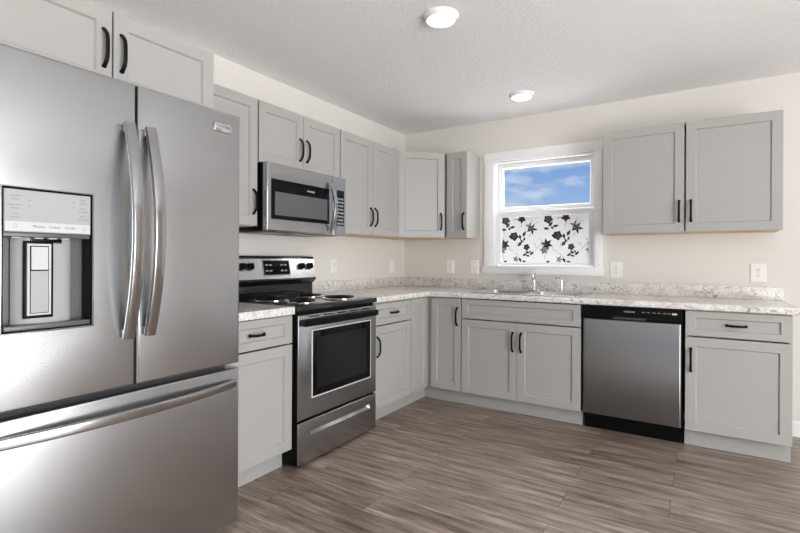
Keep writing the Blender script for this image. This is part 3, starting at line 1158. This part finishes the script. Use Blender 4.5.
# oven door
mb = MB()
wx0, wx1, wz0, wz1 = 0.112, 0.692, 0.378, 0.772
mb.slab(0.004, RW - 0.004, 0.270, 0.862, -0.634, -0.664, STEEL_D, 0.005, side=BLACK,
        tail=[(wx0 - 0.002, wx1 + 0.002, wz0 - 0.002, wz1 + 0.002, -0.664), (wx0, wx1, wz0, wz1, -0.667), (wx0 + 0.007, wx1 - 0.007, wz0 + 0.007, wz1 - 0.007, -0.667),
              (wx0 + 0.008, wx1 - 0.008, wz0 + 0.008, wz1 - 0.008, -0.660)], tm=[CHROME, PALEP, BLACK, BLACK])
od = mb.build('oven_door', t, 'stainless oven door with a dark window')
mb = MB()
mb.rects([(wx0 + 0.009, wx1 - 0.009, wz0 + 0.009, wz1 - 0.009, -0.6595), (wx0 + 0.009, wx1 - 0.009, wz0 + 0.009, wz1 - 0.009, -0.662)], BGLASS)
mb.rects([(wx0 + 0.045, wx1 - 0.045, wz0 + 0.045, wz1 - 0.05, -0.6619), (wx0 + 0.045, wx1 - 0.045, wz0 + 0.045, wz1 - 0.05, -0.6624)], SCREEN)
mb.build('oven_window', od, 'black glass oven window')
mb = MB()
n = 20
path = []
for i in range(n + 1):
    s = -1 + 2 * i / n
    path.append((RW / 2 + s * 0.354, -0.688 - 0.012 * (1 - s * s), 0.818))
mb.sweep(path, (0, 0, 1), rrect(0.019, 0.010, 0.6, 3), BLACK)
for xx in (0.044, RW - 0.044):
    mb.box(xx - 0.012, xx + 0.012, -0.692, -0.664, 0.800, 0.828, BLACK, 0.003)
mb.build('handle', od, 'wide black bar handle')
mb = MB()
for k in range(5):
    mb.box(0.09 + 0.125 * k, 0.175 + 0.125 * k, -0.6652, -0.6640, 0.846, 0.853, BLACK)
mb.build('vent', od, 'row of dark vent slots')
# storage drawer
mb = MB()
sx0, sx1 = 0.105, 0.688
mb.slab(0.004, RW - 0.004, 0.020, 0.256, -0.634, -0.664, STEEL_D, 0.005, side=BLACK,
        tail=[(sx0, sx1, 0.168, 0.200, -0.664), (sx0 + 0.006, sx1 - 0.006, 0.190, 0.198, -0.646)], tm=[CHROME, STEEL_D])
sd = mb.build('storage_drawer', t, 'stainless storage drawer with a long finger groove')

# ------------------------------------------------------------------ microwave
MW, MZ0, MZ1 = 0.742, 1.347, 1.760
t = thing('microwave', 'stainless over-the-range microwave hung under the short wall cabinet', 'microwave', (0, -2.169, MZ0), LEFT)
MH = MZ1 - MZ0
mb = MB()
mb.box(0.0, MW, -0.345, -0.002, 0.004, MH, BLACK, 0.002)
mb.build('body', t)
mb = MB()
mb.box(0.02, MW - 0.02, -0.330, -0.02, 0.0, 0.004, BLACK)
for k in range(2):
    mb.box(0.08 + 0.34 * k, 0.30 + 0.34 * k, -0.27, -0.12, -0.003, 0.0, MIDP)
mb.box(0.32, 0.40, -0.30, -0.24, -0.002, 0.0, PALEP)
mb.build('underside_vent', t, 'black underside with grease filters')
MF = -0.382
DX = 0.600
gx0, gx1, gz0, gz1 = 0.032, 0.562, 0.074, 0.318
mb = MB()
mb.slab(0.0, DX, 0.002, MH, -0.346, MF, STEEL, 0.010,
        tail=[(gx0, gx1, gz0, gz1, MF), (gx0 + 0.003, gx1 - 0.003, gz0 + 0.003, gz1 - 0.003, MF + 0.003)], tm=[BLACK, BLACK])
md = mb.build('door', t)
mb = MB()
mb.rects([(gx0 + 0.003, gx1 - 0.003, gz0 + 0.003, gz1 - 0.003, MF + 0.0028), (gx0 + 0.004, gx1 - 0.004, gz0 + 0.004, gz1 - 0.004, MF + 0.0005)], BGLASS)
mb.rects([(gx0 + 0.032, gx1 - 0.022, gz0 + 0.026, gz1 - 0.076, MF + 0.0006), (gx0 + 0.032, gx1 - 0.022, gz0 + 0.026, gz1 - 0.076, MF)], MSCREEN)
mb.text('FRIGIDAIRE', 0.014, (gx0 + 0.345, MF - 0.0002, gz1 - 0.042), WHITEM, width=0.070)
mb.build('door_window', md, 'black glass window with a grey screen')
mb = MB()
n = 20
path = []
for i in range(n + 1):
    s = -1 + 2 * i / n
    path.append((0.563, MF - 0.004 - 0.052 * (1 - abs(s) ** 2.2), 0.192 + s * 0.172))
mb.sweep(path, (1, 0, 0), rrect(0.017, 0.009, 0.6, 3), SATIN)
mb.build('handle', md, 'bowed steel handle')
mb = MB()
mb.slab(DX + 0.002, MW, 0.002, MH, -0.346, MF, STEEL, 0.006)
cpm = mb.build('control_panel', t, 'stainless strip with a black keypad')
mb = MB()
mb.box(0.642, 0.720, MF - 0.001, MF, 0.070, 0.322, BGLASS)
mb.box(0.648, 0.714, MF - 0.0016, MF - 0.001, 0.284, 0.314, SCREEN)
for i in range(4):
    for j in range(8):
        mb.box(0.648 + 0.017 * i, 0.660 + 0.017 * i, MF - 0.0016, MF - 0.001, 0.080 + 0.025 * j, 0.093 + 0.025 * j, MIDP if (i + j) % 3 else LIGHTP)
mb.build('keypad', cpm, 'black keypad with small grey keys')

# ------------------------------------------------------------------ dishwasher
DWX = 1.858
t = thing('dishwasher', 'stainless dishwasher with a black control strip between two grey base cabinets', 'dishwasher', (DWX, 0, 0))
W = 0.608
mb = MB()
mb.box(0.002, W - 0.002, -0.600, -0.03, 0.10, 0.868, BLACK)
for xx in (0.05, W - 0.05):
    for yy in (-0.50, -0.08):
        mb.lathe([(0.018, 0.0), (0.018, 0.1)], (xx, yy, 0), (0, 0, 1), BLACK, 12)
mb.build('body', t)
MB().box(0.002, W - 0.002, -0.560, -0.545, 0.002, 0.118, BLACK).build('kick_plate', t, 'black kick plate')
mb = MB()
rs = [(0.008, W - 0.008, 0.120, 0.778, -0.601)]
for k in range(6):
    a = k / 5 * PI / 2
    i = 0.016 * (1 - math.cos(a))
    rs.append((0.008 + i, W - 0.008 - i, 0.120 + i * 0.3, 0.778 - i * 0.3, -0.640 + 0.014 * (1 - math.sin(a))))
mb.rects(rs, STEEL_G)
mb.build('door', t)
mb = MB()
mb.slab(0.004, W - 0.004, 0.782, 0.866, -0.601, -0.642, BLACK, 0.005)
mb.box(0.20, 0.40, -0.6425, -0.6415, 0.786, 0.800, SLOT)
cs = mb.build('control_strip', t, 'black control strip')
mb = MB()
mb.text('FRIGIDAIRE', 0.012, (0.300, -0.6424, 0.838), WHITEM, width=0.066)
mb.build('maker_lettering', cs, 'small white lettering')
for k, ww in enumerate((0.020, 0.016, 0.022, 0.018, 0.024, 0.016)):
    MB().box(0.375 + 0.030 * k, 0.375 + 0.030 * k + ww, -0.6424, -0.642, 0.838, 0.842, MIDP).build('button', cs, 'small grey button mark')
MB().box(0.548, 0.575, -0.6424, -0.642, 0.834, 0.844, WHITEM).build('indicator', cs, 'small white indicator')

# ------------------------------------------------------------------ wall plates
def plate(label, loc, rotz, w, h, kind):
    nm, cat = {'outlet': ('wall_outlet', 'outlet'), 'switch': ('light_switch', 'switch')}[kind]
    t = thing(nm, label, cat, loc, rotz, 'white plates on the kitchen walls')
    mb = MB()
    mb.rects([(-w / 2, w / 2, -h / 2, h / 2, -0.0002), (-w / 2, w / 2, -h / 2, h / 2, -0.003),
              (-w / 2 + 0.006, w / 2 - 0.006, -h / 2 + 0.006, h / 2 - 0.006, -0.0075)], PLATE)
    for zz in ((-0.042, 0.042) if kind == 'outlet' else (-0.048, 0.048)):
        mb.lathe([(0.003, -0.007), (0.003, -0.0082)], (0, 0, zz) if kind == 'switch' else (0, 0, zz * 0), (0, 1, 0), LIGHTP, 8)
    mb.build('cover_plate', t)
    if kind == 'outlet':
        for zz in (-0.020, 0.020):
            mb = MB()
            mb.prism([(a, b + zz) for a, b in rrect(0.017, 0.014, 0.8, 4)], 'y', -0.0075, -0.0095, PLATE)
            for xx in (-0.006, 0.006):
                mb.box(xx - 0.0013, xx + 0.0013, -0.0099, -0.0095, zz - 0.001, zz + 0.008, SLOT)
            mb.lathe([(0.003, 0.0095), (0.003, 0.0099)], (0, 0, zz - 0.007), (0, -1, 0), SLOT, 10)
            mb.build('receptacle', t)
    else:
        mb = MB()
        mb.prism([(-0.0075, -0.032), (-0.0105, 0.0), (-0.0085, 0.032), (-0.007, 0.032), (-0.007, -0.032)], 'x', -0.016, 0.016, PLATE, 0.001)
        mb.build('rocker', t)
    return t


plate('white outlet between the corner and the switch plate left of the window', (0.521, 0, 1.109), 0, 0.080, 0.122, 'outlet')
plate('white switch plate just left of the window trim', (0.771, 0, 1.112), 0, 0.082, 0.126, 'switch')
plate('white outlet just right of the window trim under the wide wall cabinet', (1.987, 0, 1.104), 0, 0.090, 0.128, 'outlet')
plate('large white outlet near the right end of the backsplash', (2.895, 0, 1.098), 0, 0.092, 0.130, 'outlet')
plate('white switch plate on the left wall just beside the range backguard', (0, -1.111, 1.115), LEFT, 0.078, 0.122, 'switch')
plate('white switch plate on the left wall close to the corner', (0, -0.235, 1.109), LEFT, 0.082, 0.122, 'switch')

# ------------------------------------------------------------------ ceiling lights
for lx, ly, lab in ((1.412, -1.930, 'round flat ceiling light nearer the camera, lit'), (1.393, -0.560, 'round flat ceiling light nearer the window wall, lit')):
    t = thing('ceiling_light', lab, 'ceiling light', (lx, ly, H), 0, 'round flush ceiling lights')
    MB().lathe([(0.092, 0.0), (0.092, -0.004), (0.086, -0.016), (0.078, -0.026), (0.072, -0.027)], (0, 0, 0), (0, 0, 1), TRIM, 40).build('trim_ring', t)
    MB().lathe([(0.0715, -0.0272), (0.066, -0.030), (0.040, -0.0325), (0.010, -0.0335)], (0, 0, 0), (0, 0, 1), LENS, 40).build('lens', t, 'glowing white lens')
